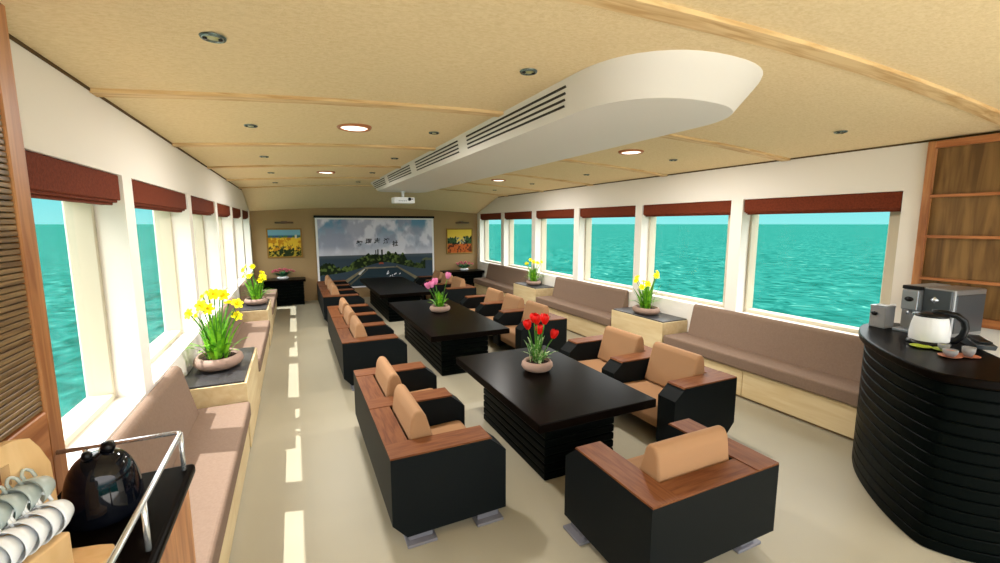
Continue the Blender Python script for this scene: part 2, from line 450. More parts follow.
def side_table(y0, y1, side, label):
    s = 1 if side == 'right' else -1
    ox = XR-.235 if s > 0 else XL+.235; oy = (y0+y1)/2; h = (y1-y0)/2
    t = thing('side_table', label, 'side table', (ox, oy, 0), 0, 'maple side tables between the benches')
    MB().box(-.225, .275, -h+.005, h-.005, .04, .635, .003, 1).box(-.20, .23, -h+.01, h-.01, 0, .05).build('body', MAPLE, t) if s < 0 else \
    MB().box(-.255, .225, -h+.005, h-.005, .04, .635, .003, 1).box(-.23, .20, -h+.01, h-.01, 0, .05).build('body', MAPLE, t)
    x0, x1 = (-.225, .255) if s < 0 else (-.235, .225)
    MB().box(x0, x1, -h+.02, h-.02, .60, .652, .003, 1).build('stone_top', GRANITE, t)['label'] = 'dark granite top'
side_table(4.42, 5.51, 'right', 'maple side table with dark top, right side nearest the bar')
side_table(7.97, 9.00, 'right', 'maple side table with dark top, right side farther away')
side_table(4.24, 5.45, 'left', 'maple side table with dark top, left side nearest the counter')
side_table(7.82, 8.93, 'left', 'maple side table with dark top, left side farther away')

# ------------------------------------------------------------------ far cabinets
def cabinet(x0, x1, label):
    t = thing('sideboard', label, 'cabinet', ((x0+x1)/2, 12.12, 0), 0, 'black slatted sideboards at the far wall')
    h = (x1-x0)/2; b = MB()
    for i in range(8):
        z = i*.0725
        b.box(-h+.05, h-.05, -.24, .27, z+.004, z+.068, .01, 1)
        b.box(-h+.07, h-.07, -.22, .27, z, z+.0735)
    b.build('slatted_body', LACQS, t)
    MB().box(-h, h, -.29, .275, .58, .64, .008, 2).build('top', LACQ, t)
cabinet(XL+.01, .21, 'black slatted sideboard under the left painting')
cabinet(3.85, XR-.01, 'black slatted sideboard under the right painting')

# ------------------------------------------------------------------ ceiling air unit
def stadium(cx, hw, y0, y1, near=.42, K=22):
    """closed outline: rounded near end, chamfered far end"""
    pts = []
    for i in range(K+1):
        a = math.pi + math.pi*i/K
        ca, sa = math.cos(a), math.sin(a)
        e_ = .85
        pts.append((cx + hw*math.copysign(abs(ca)**e_, ca), y0+near + near*math.copysign(abs(sa)**e_, sa)))
    pts += [(cx+hw, y1-.25), (cx+hw-.12, y1), (cx-hw+.12, y1), (cx-hw, y1-.25)]
    return pts
t = thing('air_unit', 'long white ceiling air unit with rounded near end and slot vents', 'air conditioner', (2.1, 5.7, 2.67))
top = stadium(0, .60, 1.64-5.7, 9.85-5.7, .55); bot = stadium(0, .505, 1.80-5.7, 9.55-5.7, .50)
b = MB()
levels = []
for q in range(7):
    s_ = q/6; z = .19*s_ if q < 6 else .23
    k_ = 1 - (1-s_)**1.0
    if q == 0: k_ = 0
    levels.append([b.bm.verts.new((bx_+(tx-bx_)*k_, by_+(ty-by_)*k_, z)) for (bx_, by_), (tx, ty) in zip(bot, top)])
b.bm.faces.new(levels[0])
for A, B in zip(levels, levels[1:]):
    for i in range(len(A)):
        f = b.bm.faces.new([A[i], A[(i+1)%len(A)], B[(i+1)%len(A)], B[i]]); f.smooth = True
b.bm.faces.new(levels[-1][::-1])
bmesh.ops.recalc_face_normals(b.bm, faces=b.bm.faces[:])
hull = b.build('housing', AC, t)
es = hull.modifiers.new('e', 'EDGE_SPLIT'); es.split_angle = R(35)
for s_ in (-1, 1):
    for (ya, yb) in ((2.30, 4.02), (4.22, 5.95), (6.22, 7.85), (8.1, 9.35)):
        b = MB()
        for k_ in range(4):
            zz = .055 + .030*k_
            xx = .505 + (.60-.505)*zz/.19
            off = .045*k_
            b.box(s_*xx-.006, s_*xx+.006, ya-5.7+.10-off*.6, yb-5.7-off*.6+.05, zz-.006, zz+.006)
        b.build('vent_slots', SLOT, t)

# projector
t = thing('projector', 'small white projector hanging under the far end of the air unit', 'projector', (2.08, 9.15, 2.67))
MB().tube([(0,0,-.14),(0,0,0)], .03, 12).lathe([(0,0),(.055,0),(.055,-.012),(0,-.012)]).build('mount', WHTP, t)
MB().box(-.21, .21, -.15, .15, -.25, -.13, .015, 2).build('body', WHTP, t)
MB().lathe([(0,.0),(.032,.0),(.032,.02),(.024,.02),(.022,.006),(0,.006)], M=Matrix.Translation((.1,-.15,-.17)) @ Matrix.Rotation(R(90),4,'X')).build('lens', BLKP, t)
b = MB()
for k_ in range(5): b.box(-.12+.035*k_, -.10+.035*k_, -.153, -.149, -.21, -.198)
b.box(.14,.17,-.153,-.149,-.175,-.155); b.build('port_row', DGREY, t)

# ------------------------------------------------------------------ lamps in the ceiling
def add_light(name, loc, watt, size, parent, col=(1,.95,.90)):
    L = bpy.data.lights.new(name, 'AREA'); L.shape = 'DISK'; L.size = size; L.energy = watt; L.color = col
    o = bpy.data.objects.new(name, L); COL.objects.link(o); o.parent = parent; o.location = loc
for (x, y, lab) in ((.52,4.05,'round recessed ceiling lamp left of the air unit, nearer'), (3.56,4.05,'round recessed ceiling lamp right of the air unit, nearer'),
                    (.52,7.65,'round recessed ceiling lamp left of the air unit, farther'), (3.56,7.65,'round recessed ceiling lamp right of the air unit, farther')):
    t = thing('ceiling_lamp', lab, 'ceiling lamp', (x, y, zc(x)), 0, 'round ceiling lamps')
    MB().lathe([(.112,-.004),(.116,-.018),(.134,-.018),(.145,-.004),(.145,.01)], n=36).build('ring', COPPER, t)
    MB().lathe([(0,-.016),(.098,-.014),(.114,-.006)], n=36).build('diffuser', LAMP, t)
    add_light('lamp', (0,0,-.03), DISC_W, .2, t)
cnt = 0
for x, sd in ((-.26,'far left row'), (1.24,'row left of the air unit'), (2.88,'row right of the air unit'), (4.27,'far right row')):
    for j, y in enumerate((2.27, 4.1, 5.87, 7.64, 9.4)):
        if x == 2.88 and j < 2: continue
        t = thing('spotlight', 'small silver gimbal spotlight, %s of the %s' % (['nearest','second','third','fourth','fifth'][j], sd), 'spotlight', (x, y, zc(x)-.004), 0, 'small ceiling spotlights')
        MB().lathe([(.032,-.001),(.036,-.009),(.046,-.008),(.050,.0)], n=24).build('ring', SILV, t)
        MB().lathe([(0,-.005),(.022,-.006),(.034,-.002)], n=20).build('lens', SPOTG, t)
        MB().box(-.036,-.02,-.009,.009,-.013,-.004,.002,1).build('gimbal', BLKP, t); MB().box(.02,.036,-.009,.009,-.013,-.004,.002,1).build('gimbal', BLKP, t)

# ------------------------------------------------------------------ painted pictures (vertex colour grids)
def colour_plane(name, w_, h_, img, parent, emis=0.0, rough=.7):
    ny, nx = img.shape[:2]
    me = bpy.data.meshes.new(name)
    xs = np.linspace(-w_/2, w_/2, nx); zs = np.linspace(0, h_, ny)
    V = np.zeros((ny, nx, 3)); V[..., 0] = xs[None, :]; V[..., 2] = zs[:, None]
    i = np.arange((ny-1)*nx).reshape(ny-1, nx)[:, :-1].ravel()
    F = np.stack([i, i+1, i+nx+1, i+nx], 1)
    me.from_pydata(V.reshape(-1, 3).tolist(), [], F.tolist())
    ca = me.color_attributes.new('Col', 'FLOAT_COLOR', 'POINT')
    A = np.ones((ny*nx, 4), np.float32); A[:, :3] = img.reshape(-1, 3); ca.data.foreach_set('color', A.ravel())
    m = bpy.data.materials.new(name); m.use_nodes = True; n_ = m.node_tree.nodes; l_ = m.node_tree.links
    at = n_.new('ShaderNodeVertexColor'); at.layer_name = 'Col'; b_ = n_['Principled BSDF']
    l_.new(at.outputs[0], b_.inputs['Base Color']); b_.inputs['Roughness'].default_value = rough; b_.inputs['Specular IOR Level'].default_value = .15
    if emis: l_.new(at.outputs[0], b_.inputs['Emission Color']); b_.inputs['Emission Strength'].default_value = emis
    me.materials.append(m)
    o = bpy.data.objects.new(name, me); COL.objects.link(o); o.parent = parent
    return o
def fbm(ny, nx, base=4, octs=5, asp=1.7, seed=0, rough=.5):
    rng = np.random.RandomState(seed); out = np.zeros((ny, nx)); amp = 1; tot = 0
    for o_ in range(octs):
        gy, gx = int(base*2**o_)+2, int(base*asp*2**o_)+2
        g_ = rng.rand(gy, gx)
        yy = np.linspace(0, gy-1.001, ny); xx = np.linspace(0, gx-1.001, nx)
        y0 = yy.astype(int); x0 = xx.astype(int); fy = (yy-y0)[:, None]; fx = (xx-x0)[None, :]
        fy = fy*fy*(3-2*fy); fx = fx*fx*(3-2*fx)
        a = g_[y0][:, x0]; b_ = g_[y0][:, x0+1]; c = g_[y0+1][:, x0]; d = g_[y0+1][:, x0+1]
        out += amp*((a*(1-fx)+b_*fx)*(1-fy)+(c*(1-fx)+d*fx)*fy); tot += amp; amp *= rough
    return out/tot
def mixc(A, c, m): return A*(1-m[..., None]) + np.array(c)*m[..., None]
def sstep(a, b_, v): t_ = np.clip((v-a)/(b_-a), 0, 1); return t_*t_*(3-2*t_)

def screen_image(ny=200, nx=350):
    v, u = np.meshgrid(np.linspace(0, 1, ny), np.linspace(0, 1, nx), indexing='ij')
    img = np.ones((ny, nx, 3))*np.array(lin(178, 184, 202))
    img = mixc(img, lin(92, 138, 168), sstep(.62, 1.0, v))
    cl = fbm(ny, nx, 3, 6, 2.2, 11)
    img = mixc(img, lin(215, 214, 226), sstep(.44, .60, cl + .12*(1-v)))
    img = mixc(img, lin(146, 150, 172), sstep(.42, .62, fbm(ny, nx, 5, 5, 2.6, 5))*.75)
    img = mixc(img, lin(225, 222, 230), sstep(.62, .50, v)*.5)
    hz = .47
    sea_ = v < hz
    s2 = img.copy(); s2[:] = lin(52, 66, 78); s2 = mixc(s2, lin(78, 86, 92), sstep(.40, .47, v))
    s2 = mixc(s2, lin(92, 96, 66), ((fbm(ny, nx, 5, 4, .6, 3) > .52) & (v > .36) & (v < .45)).astype(float)*.8)
    img[sea_] = s2[sea_]
    # island
    tn = fbm(ny, nx, 22, 3, 1.8, 21, .6)
    topl = .30 + .20*np.exp(-((u-.56)/.27)**2) + .03*np.sin(u*21) + .12*(fbm(1, nx, 16, 4, 1.8, 8)[0][None, :]-.5)
    botl = .22 + .13*np.exp(-((u-.55)/.22)**2) - .12*np.clip(.3-u, 0, 1)
    isl = (v < topl) & (v > botl) & (u < .93)
    tc_ = mixc(np.ones((ny, nx, 3))*np.array(lin(22, 34, 16)), lin(86, 104, 48), sstep(.46, .66, tn))
    tc_ = mixc(tc_, lin(30, 42, 20), sstep(.45,.6,fbm(ny, nx, 9, 3, 1.7, 4))*.6)
    img[isl] = tc_[isl]
    for c_, w_, h_ in ((.475,.005,.54), (.495,.006,.55), (.53,.008,.545)):
        m_ = (abs(u-c_) < w_) & (v < h_) & (v > .4); img[m_] = lin(20, 30, 14)
    # harbour basin with piers
    bas = (v < .27) & (v > .0) & (u > .38-.9*(.27-v)) & (u < .66+1.0*(.27-v)); img[bas] = lin(36, 52, 60)
    def pier(p, q, wd, col):
        p = np.array(p); q = np.array(q); d_ = q-p; L2 = d_@d_
        tt = ((u-p[0])*d_[0] + (v-p[1])*d_[1])/L2; tt = np.clip(tt, 0, 1)
        dist = np.hypot((u-p[0]-tt*d_[0])*1.8, v-p[1]-tt*d_[1]); ww = wd*(1.6-tt)
        mm = dist < ww; img[mm] = np.array(lin(*col))*(.8+.4*tn[mm][:, None])
    pier((.16,.02), (.38,.27), .022, (118,110,86)); pier((.22,.0), (.40,.25), .012, (86,84,70))
    pier((.38,.27), (.67,.27), .009, (120,112,92)); pier((.90,.02), (.66,.28), .020, (112,104,80))
    pier((.33,.19), (.37,.25), .012, (190,190,186))
    rng = np.random.RandomState(2)
    for _ in range(13):
        cx_, cy_ = .55+.16*rng.rand(), .10+.13*rng.rand(); m_ = (abs(u-cx_-.3*(v-cy_)) < .0035) & (abs(v-cy_) < .010); img[m_] = lin(235, 235, 240)
    m_ = (abs(u-.55) < .03) & (abs(v-.09) < .014); img[m_] = lin(120, 40, 34)
    m_ = (abs(u-.52) < .02) & (abs(v-(.34-.4*abs(u-.52))) < .012); img[m_] = lin(150, 70, 50)
    return np.clip(img, 0, 1)

t = thing('projection_screen', 'large white-bordered projection screen showing a harbour island under clouds', 'screen', (2.09, YF-.06, .28))
MB().box(-1.60, 1.60, -.03, .05, 1.88, 1.94, .006, 1).build('housing', BLACK, t)
MB().box(-1.575, 1.575, .0, .012, .0, 1.885, .002, 1).build('border', BORDER, t)
pc = colour_plane('picture', 3.05, 1.80, screen_image(), t, .05); pc.location = (0, -.003, .04)
# brush lettering
def glyphs(parent):
    out = MB(); off = [0,0,0,0,0]
    dg = bpy.context.evaluated_depsgraph_get()
    for k_, (ch, dx, dz, rt) in enumerate((('\u667a',-.50,-.03,.10), ('\u7406',-.22,.02,.05), ('\u5fd7',.05,.03,0), ('\u6e38',.34,.02,-.05), ('\u793e',.62,-.05,-.15))):
        c = bpy.data.curves.new('g', 'FONT'); c.body = ch; c.size = .165; c.align_x = 'CENTER'; c.align_y = 'CENTER'; c.offset = .004; c.shear = .15
        o = bpy.data.objects.new('g', c); COL.objects.link(o); dg = bpy.context.evaluated_depsgraph_get()
        me = bpy.data.meshes.new_from_object(o.evaluated_get(dg))
        M = Matrix.Translation((dx*.86, 0, 1.22+dz)) @ Matrix.Rotation(rt, 4, 'Y') @ Matrix.Rotation(R(90), 4, 'X')
        me.transform(M); out.bm.from_mesh(me); bpy.data.objects.remove(o); bpy.data.meshes.remove(me)
    return out
lt = glyphs(t).build('lettering', mat('ink', (.01,.01,.012), .6, .1), t); lt.location = (-.08, -.006, .0)

def painting(x0, x1, z0, z1, fn, label):
    w_, h_ = x1-x0, z1-z0
    t = thing('painting', label, 'painting', ((x0+x1)/2, YF-.03, z0), 0, 'framed landscape paintings')
    b = MB(); f_ = .035
    b.box(-w_/2, w_/2, 0, .03, 0, f_, .006, 1).box(-w_/2, w_/2, 0, .03, h_-f_, h_, .006, 1)
    b.box(-w_/2, -w_/2+f_, 0, .03, f_, h_-f_, .006, 1).box(w_/2-f_, w_/2, 0, .03, f_, h_-f_, .006, 1)
    b.build('frame', GOLD, t)
    c = colour_plane('canvas', w_-2*f_+.01, h_-2*f_+.01, fn(), t); c.location = (0, .012, f_-.005)
def harvest(ny=70, nx=80):
    v, u = np.meshgrid(np.linspace(0,1,ny), np.linspace(0,1,nx), indexing='ij'); n_ = fbm(ny,nx,8,4,2.2,31); n2 = fbm(ny,nx,16,3,1.2,32)
    im = np.ones((ny,nx,3))*np.array(lin(120,170,190)); im = mixc(im, lin(60,90,130), sstep(.82,.76,v))
    im = mixc(im, lin(80,120,70), ((v<.77)&(n2>.5)).astype(float)); fld = v < .70+.04*(n_-.5)
    im[fld] = (mixc(np.ones((ny,nx,3))*np.array(lin(225,185,55)), lin(190,130,30), sstep(.45,.6,n_)))[fld]
    im[(v<.42+.25*(n_-.5)*2)&(n2>.52)] = lin(90,80,40); im[(v<.26+.3*(n2-.5))] = lin(40,52,24)
    im[(v<.2)&(n2>.55)] = lin(170,150,50); im[(abs(u-.85)<.03)&(abs(v-.74)<.06)] = lin(225,215,190)
    return im
def grove(ny=70, nx=80):
    v, u = np.meshgrid(np.linspace(0,1,ny), np.linspace(0,1,nx), indexing='ij'); n_ = fbm(ny,nx,8,4,2.2,41); n2 = fbm(ny,nx,14,3,1.2,42)
    im = np.ones((ny,nx,3))*np.array(lin(225,190,70)); im = mixc(im, lin(150,160,150), ((v<.66)&(n2>.45)).astype(float))
    tr = (v<.68+.3*(n_-.5)) & (v>.3); im[tr & (abs(u-.55)>.12*(1+v))] = lin(58,84,48); im[tr&(n2>.56)] = lin(30,44,30)
    g_ = v < .38+.1*(n_-.5); im[g_] = (mixc(np.ones((ny,nx,3))*np.array(lin(190,95,40)), lin(95,50,28), sstep(.48,.56,n2)))[g_]
    return im
painting(-.62, .19, 1.15, 1.89, harvest, 'framed painting of yellow fields left of the screen')
painting(4.06, 4.89, 1.12, 1.87, grove, 'framed painting of green trees on orange ground, right of the screen')
for x, z, lab in ((-.20, 2.04, 'dull brass picture light above the left painting'), (4.52, 2.04, 'dull brass picture light above the right painting')):
    t = thing('picture_light', lab, 'picture light', (x, YF, z), 0, 'picture lights')
    MB().box(-.07,.07,-.03,0,-.03,.03,.005,1).tube([(0,-.02,0),(0,-.1,.03),(0,-.14,.0)], .008, 8).build('bracket', BRASS, t)
    MB().tube([(-.21,-.14,-.005),(.21,-.14,-.005)], .022, 14).build('shade', BRASS, t)

# ------------------------------------------------------------------ potted flowers
def curve_pts(base, ang, lean, h, droop=0, n=8):
    """base point, azimuth, horizontal reach, height, droop at tip"""
    out = []
    for i in range(n):
        t_ = i/(n-1)
        r_ = lean*(t_**1.6); z = h*(t_ - droop*t_**3)
        out.append((base[0]+r_*math.cos(ang), base[1]+r_*math.sin(ang), base[2]+z))
    return out
def daffodil_head(rs, face):
    q = Vector(face).normalized().to_track_quat('Z', 'Y').to_matrix().to_4x4()
    b = MB()
    for k_ in range(6):
        a = k_*math.pi/3
        d = Vector((math.cos(a), math.sin(a), 0)); sd = Vector((-math.sin(a), math.cos(a), 0))
        p = [d*rs*s_ + Vector((0,0,rs*.25*math.sin(s_*2.2))) for s_ in (0,.3,.6,.85,1.0)]
        p = [q @ v_ for v_ in p]
        b.blade(p, rs*.34, q.to_3x3() @ sd, m=YEL, fold=.1, wf=lambda t_: max(.05, math.sin(math.pi*(.12+.8*t_))))
    b.lathe([(rs*.14,0),(rs*.2,rs*.25),(rs*.3,rs*.5),(rs*.26,rs*.5),(rs*.14,rs*.1),(0,rs*.08)], n=12, M=q, m=YELD)
    return b
def tulip_head(rs, m, tilt):
    b = MB(); q = Vector(tilt).normalized().to_track_quat('Z', 'Y').to_matrix().to_4x4()
    for ring, (k0, sc) in enumerate(((0, 1.0), (.5, .93))):
        for k_ in range(3):
            a0 = (k_+k0)*2*math.pi/3; prev = None
            for i in range(7):
                t_ = i/6; r_ = rs*sc*(.25+.78*math.sin(math.pi*(.08+.62*t_)))*(1 if t_ < .9 else .85); z = rs*2.3*t_
                wd = 1.15*math.sin(math.pi*(.25+.7*t_))**.7 if t_ < 1 else .05
                cur = [b.bm.verts.new(q @ Vector((r_*math.cos(a0+s_*wd), r_*math.sin(a0+s_*wd), z))) for s_ in (-1,-.5,0,.5,1)]
                if prev:
                    for j in range(4): f = b.bm.faces.new([prev[j],prev[j+1],cur[j+1],cur[j]]); f.smooth = True
                prev = cur
    return b
def bowl(t, r, h, sx, sy):
    MB().lathe([(0,0),(r*.62,0),(r*.86,h*.18),(r,h*.5),(r*.96,h*.8),(r*.84,h),(r*.76,h*.98),(r*.80,h*.8),(r*.70,h*.72)], n=36, sx=sx, sy=sy).build('bowl', POT, t)
    MB().lathe([(r*.78,h*.74),(r*.5,h*.80),(0,h*.82)], n=24, sx=sx, sy=sy).build('soil', SOIL, t)
def daffodils(loc, label, seed, scale=1.0, nh=11):
    rng = random.Random(seed)
    t = thing('potted_daffodils', label, 'potted plant', loc, 0, 'potted yellow daffodils')
    bowl(t, .25*scale, .115*scale, .78, 1.0)
    b = MB()
    for i in range(46):
        a = rng.uniform(0, 2*math.pi); r0 = rng.uniform(0, .10)*scale
        base = (r0*math.cos(a), r0*math.sin(a)*1.2, .085*scale)
        out = i < 14
        h = rng.uniform(.18, .30)*scale if out else rng.uniform(.28, .46)*scale
        ln = rng.uniform(.17, .29)*scale if out else rng.uniform(.03, .16)*scale
        p = curve_pts(base, a+rng.uniform(-.5,.5), ln, h, .35 if out else .05, 8)
        b.blade(p, rng.uniform(.013, .020)*scale, (-math.sin(a), math.cos(a), 0))
    b.build('leaves', LEAF, t)
    for i in range(nh):
        a = i*2.399+rng.uniform(-.3,.3); ln = rng.uniform(.05, .19)*scale; h = rng.uniform(.36, .62)*scale
        p = curve_pts((.03*math.cos(a), .03*math.sin(a), .085*scale), a, ln, h, .0, 8)
        st = MB().tube(p, .0055*scale, 6).build('stem', STEM, t)
        face = (math.cos(a)*.6 - .25, math.sin(a)*.6-.6, .45)
        hd = daffodil_head(.053*scale, face).build('flower', YEL, st); hd.location = p[-1]
        hd['label'] = 'yellow daffodil flower head'
    return t
def tulips(loc, label, mt, seed, heads, r=.15, fs=1.0, leafm=None):
    rng = random.Random(seed)
    t = thing('potted_tulips', label, 'potted plant', loc)
    bowl(t, r, .10, 1, 1)
    b = MB()
    for i in range(26):
        a = rng.uniform(0, 2*math.pi); r0 = rng.uniform(0, .07); out = i < 10
        h = rng.uniform(.07, .16) if out else rng.uniform(.18, .33); ln = rng.uniform(.10, .17) if out else rng.uniform(.02, .08)
        p = curve_pts((r0*math.cos(a), r0*math.sin(a), .075), a+rng.uniform(-.4,.4), ln, h, .2, 8)
        b.blade(p, rng.uniform(.014, .022), (-math.sin(a), math.cos(a), 0), fold=.4)
    b.build('leaves', leafm or LEAFD, t)
    for (dx, dy, h) in heads:
        a = math.atan2(dy, dx); p = curve_pts((dx*.3, dy*.3, .075), a, math.hypot(dx, dy)*.7, h-.075, 0, 7)
        st = MB().tube(p, .0055, 6).build('stem', STEM, t)
        hd = tulip_head(.034*fs, mt, (dx, dy, .5)).build('flower', mt, st); hd.location = p[-1]
    return t
daffodils((-.71, 4.80, .652), 'clay bowl of yellow daffodils nearest on the left side table', 3, 1.05, 12)
daffodils((-.64, 8.38, .652), 'clay bowl of yellow daffodils farther off on the left side table', 5, .92)
daffodils((4.78, 4.98, .652), 'clay bowl of yellow daffodils on the right side table nearest the bar', 9, .92, 9)
daffodils((4.80, 8.48, .652), 'clay bowl of yellow daffodils on the farther right side table', 12, .82, 8)
tulips((2.03, 3.50, .62), 'clay bowl of red tulips on the front table', RED, 4,
       [(-.10,.0,.41),(-.02,.03,.46),(.05,-.04,.45),(.02,.0,.35),(.15,-.03,.30),(.10,.06,.44),(-.05,-.07,.47)], .15, 1.15)
tulips((2.04, 6.60, .62), 'clay bowl of pink tulips on the middle table', PINK, 6,
       [(-.13,-.04,.40),(-.05,.05,.43),(.13,.0,.52),(-.16,.05,.37)], .165, 1.35, LEAF)
def posy(loc, label, seed):
    rng = random.Random(seed); t = thing('flower_arrangement', label, 'flower arrangement', loc, 0, 'pink flower arrangements on the sideboards')
    MB().lathe([(0,0),(.07,0),(.10,.03),(.10,.06),(.08,.07),(0,.065)], n=20, sx=1.3).build('dish', WHT, t)
    b = MB()
    for i in range(70):
        a = rng.uniform(0, 2*math.pi); p = curve_pts((.04*math.cos(a), .03*math.sin(a), .06), a, rng.uniform(.08, .26), rng.uniform(.06, .17), .1, 5)
        b.blade(p, .022, (-math.sin(a), math.cos(a), 0))
    b.build('foliage', mat('blue_green_leaf', lin(70,130,90), .6, .2), t)
    for i in range(15):
        a = i*2.399; r_ = .27*math.sqrt((i+.5)/15)
        b = MB()
        for rr in (.045, .032, .018):
            for k_ in range(6):
                aa = k_*math.pi/3+rr*30; d = Vector((math.cos(aa), math.sin(aa), 0)); sd = (-math.sin(aa), math.cos(aa), 0)
                b.blade([d*rr*s_ + Vector((0,0,.03*s_*s_+(.045-rr)*.6)) for s_ in (0,.4,.8,1)], rr*.45, sd, wf=lambda t_: max(.1, math.sin(math.pi*(.15+.7*t_))))
        o = b.build('flower', ROSE, t); o.location = (r_*math.cos(a), r_*math.sin(a)*.7, .235-.5*r_*r_*2)
posy((-.30, 12.08, .64), 'pink flower arrangement in a white dish on the left sideboard', 1)
posy((4.50, 12.10, .64), 'pink flower arrangement on the right sideboard', 2)

# ------------------------------------------------------------------ bar on the right
def inset(poly, d):
    n_ = len(poly); out = []
    for i in range(n_):
        p0, p1, p2 = Vector(poly[i-1]), Vector(poly[i]), Vector(poly[(i+1)%n_])
        e1 = (p1-p0).normalized(); e2 = (p2-p1).normalized()
        n1 = Vector((-e1.y, e1.x)); n2 = Vector((-e2.y, e2.x)); nn = (n1+n2).normalized()
        out.append(tuple(p1 + nn*d/max(.4, nn.dot(n1))))
    return out
def smooth_poly(P, k=4):
    n_ = len(P); out = []
    for i in range(n_):
        p = [Vector(P[(i+j-1)%n_]) for j in range(4)]
        for q in range(k):
            t_ = q/k
            v = .5*((2*p[1])+(-p[0]+p[2])*t_+(2*p[0]-5*p[1]+4*p[2]-p[3])*t_**2+(-p[0]+3*p[1]-3*p[2]+p[3])*t_**3)
            out.append((v.x, v.y))
    return out
ZB = 1.13
front = [(4.80,1.98),(4.62,2.06),(4.38,2.03),(4.06,1.87),(3.80,1.67),(3.60,1.47),(3.47,1.30),(3.405,1.17),(3.425,1.06),(3.51,.92),(3.66,.80),(3.84,.84)]
barp = front + [(4.05,1.03),(4.31,1.25),(4.60,1.50),(4.80,1.75)]
barp = [tuple(v) for v in barp]
# orientation check: make it counter-clockwise
area = sum(barp[i][0]*barp[(i+1)%len(barp)][1]-barp[(i+1)%len(barp)][0]*barp[i][1] for i in range(len(barp)))
if area < 0: barp = barp[::-1]
bp2 = smooth_poly(barp, 4)
OX, OY = 4.1, 1.4
loc2 = [(x-OX, y-OY) for x, y in bp2]
t = thing('bar_counter', 'curved black slatted bar counter at the right with the coffee machine', 'bar counter', (OX, OY, 0))
MB().prism(loc2, ZB-.055, ZB, 'z', .012, 2).build('counter_top', LACQ, t)
b = MB(); nl = 14; h = (ZB-.06)/nl
A = inset(loc2, .045); Bq = inset(loc2, .062)
for i in range(nl):
    b.prism(A, i*h+.004, (i+1)*h-.004, 'z', .005, 1)
b.prism(Bq, 0, ZB-.056, 'z')
b.build('slatted_front', LACQS, t)

# coffee machine
t = thing('coffee_machine', 'silver and black coffee machine on the bar counter', 'coffee machine', (4.62, 1.66, ZB), R(-8))
# local: x to the right/back, y towards far end; viewer looks along +x,+y
MB().box(-.08, .30, -.17, .03, .0, .37, .012, 2).build('body', STEEL, t)
MB().box(-.06, .28, -.176, -.165, .03, .33, .004, 1).build('side_panel', DGREY, t)['label'] = 'dark glossy side panel'
MB().box(-.10, -.075, -.16, .02, .05, .36, .004, 1).build('front_panel', DGREY, t)
MB().box(-.10, .26, .03, .155, .0, .375, .010, 2).build('brew_housing', GREYP, t)
MB().box(-.16, -.09, .02, .13, .18, .345, .008, 2).build('spout_block', STEEL, t)
MB().box(-.13, -.09, .02, .15, .345, .375, .006, 2).box(-.115,-.1,.03,.12,.30,.36).build('control_panel', BLKP, t)
MB().lathe([(0,0),(.02,0),(.02,.006),(0,.008)], sx=1, sy=1.5, n=20, M=Matrix.Translation((-.16,.075,.27)) @ Matrix.Rotation(R(-90),4,'Y')).build('badge', BLKP, t)
MB().lathe([(0,0),(.028,0),(.026,.008),(0,.008)], n=4, M=Matrix.Translation((-.10,-.06,.28)) @ Matrix.Rotation(R(-90),4,'Y')).lathe([(0,0),(.018,0),(.016,.012),(0,.012)], n=16, M=Matrix.Translation((-.104,-.06,.28)) @ Matrix.Rotation(R(-90),4,'Y')).build('dial', CHROME, t)
MB().box(-.20, -.09, .0, .15, .0, .025, .006, 2).build('drip_tray', STEEL, t)
MB().tube([(-.135,.05,.18),(-.135,.05,.14)], .008, 8).build('spout', CHROME, t); MB().tube([(-.135,.09,.18),(-.135,.09,.14)], .008, 8).build('spout', CHROME, t)
# milk cooler
t2 = thing('milk_cooler', 'small grey milk cooler box beside the coffee machine', 'milk cooler', (4.49, 1.93, ZB), R(-8))
MB().box(-.06, .06, -.06, .06, 0, .180, .008, 2).build('body', GREYP, t2)
MB().box(-.062, .062, -.062, .062, .174, .188, .004, 1).build('lid', STEEL, t2)
MB().lathe([(0,0),(.018,0),(.016,.004),(0,.004)], sy=1.4, n=16, M=Matrix.Translation((-.066,.02,.12)) @ Matrix.Rotation(R(-90),4,'Y')).build('badge', BLKP, t2)
tb = MB().tube([(-.03,.03,.186),(-.05,.0,.20),(-.065,-.06,.195),(-.075,-.11,.215),(-.08,-.135,.22)], .006, 8).build('milk_tube', WHTP, t2)

# pitcher
t = thing('milk_pitcher', 'white pitcher with big black handle in front of the coffee machine', 'pitcher', (4.17, 1.50, ZB), R(-66))
MB().lathe([(0,.02),(.105,.02),(.112,.04),(.112,.09),(.104,.15),(.095,.19),(.09,.205),(.084,.205),(.088,.15),(0,.14)], n=32).build('body', WHTP, t)
MB().lathe([(0,0),(.118,0),(.122,.012),(.112,.032),(0,.03)], n=32).build('base', BLKP, t)
MB().lathe([(.094,.205),(.096,.22),(.06,.232),(0,.236)], n=32).build('lid', BLKP, t)
MB().tube([(.0,0,.235),(.07,0,.236),(.13,0,.225),(.168,0,.19),(.18,0,.14),(.168,0,.085),(.135,0,.04),(.09,0,.03)], .022, 12).build('handle', BLKP, t)
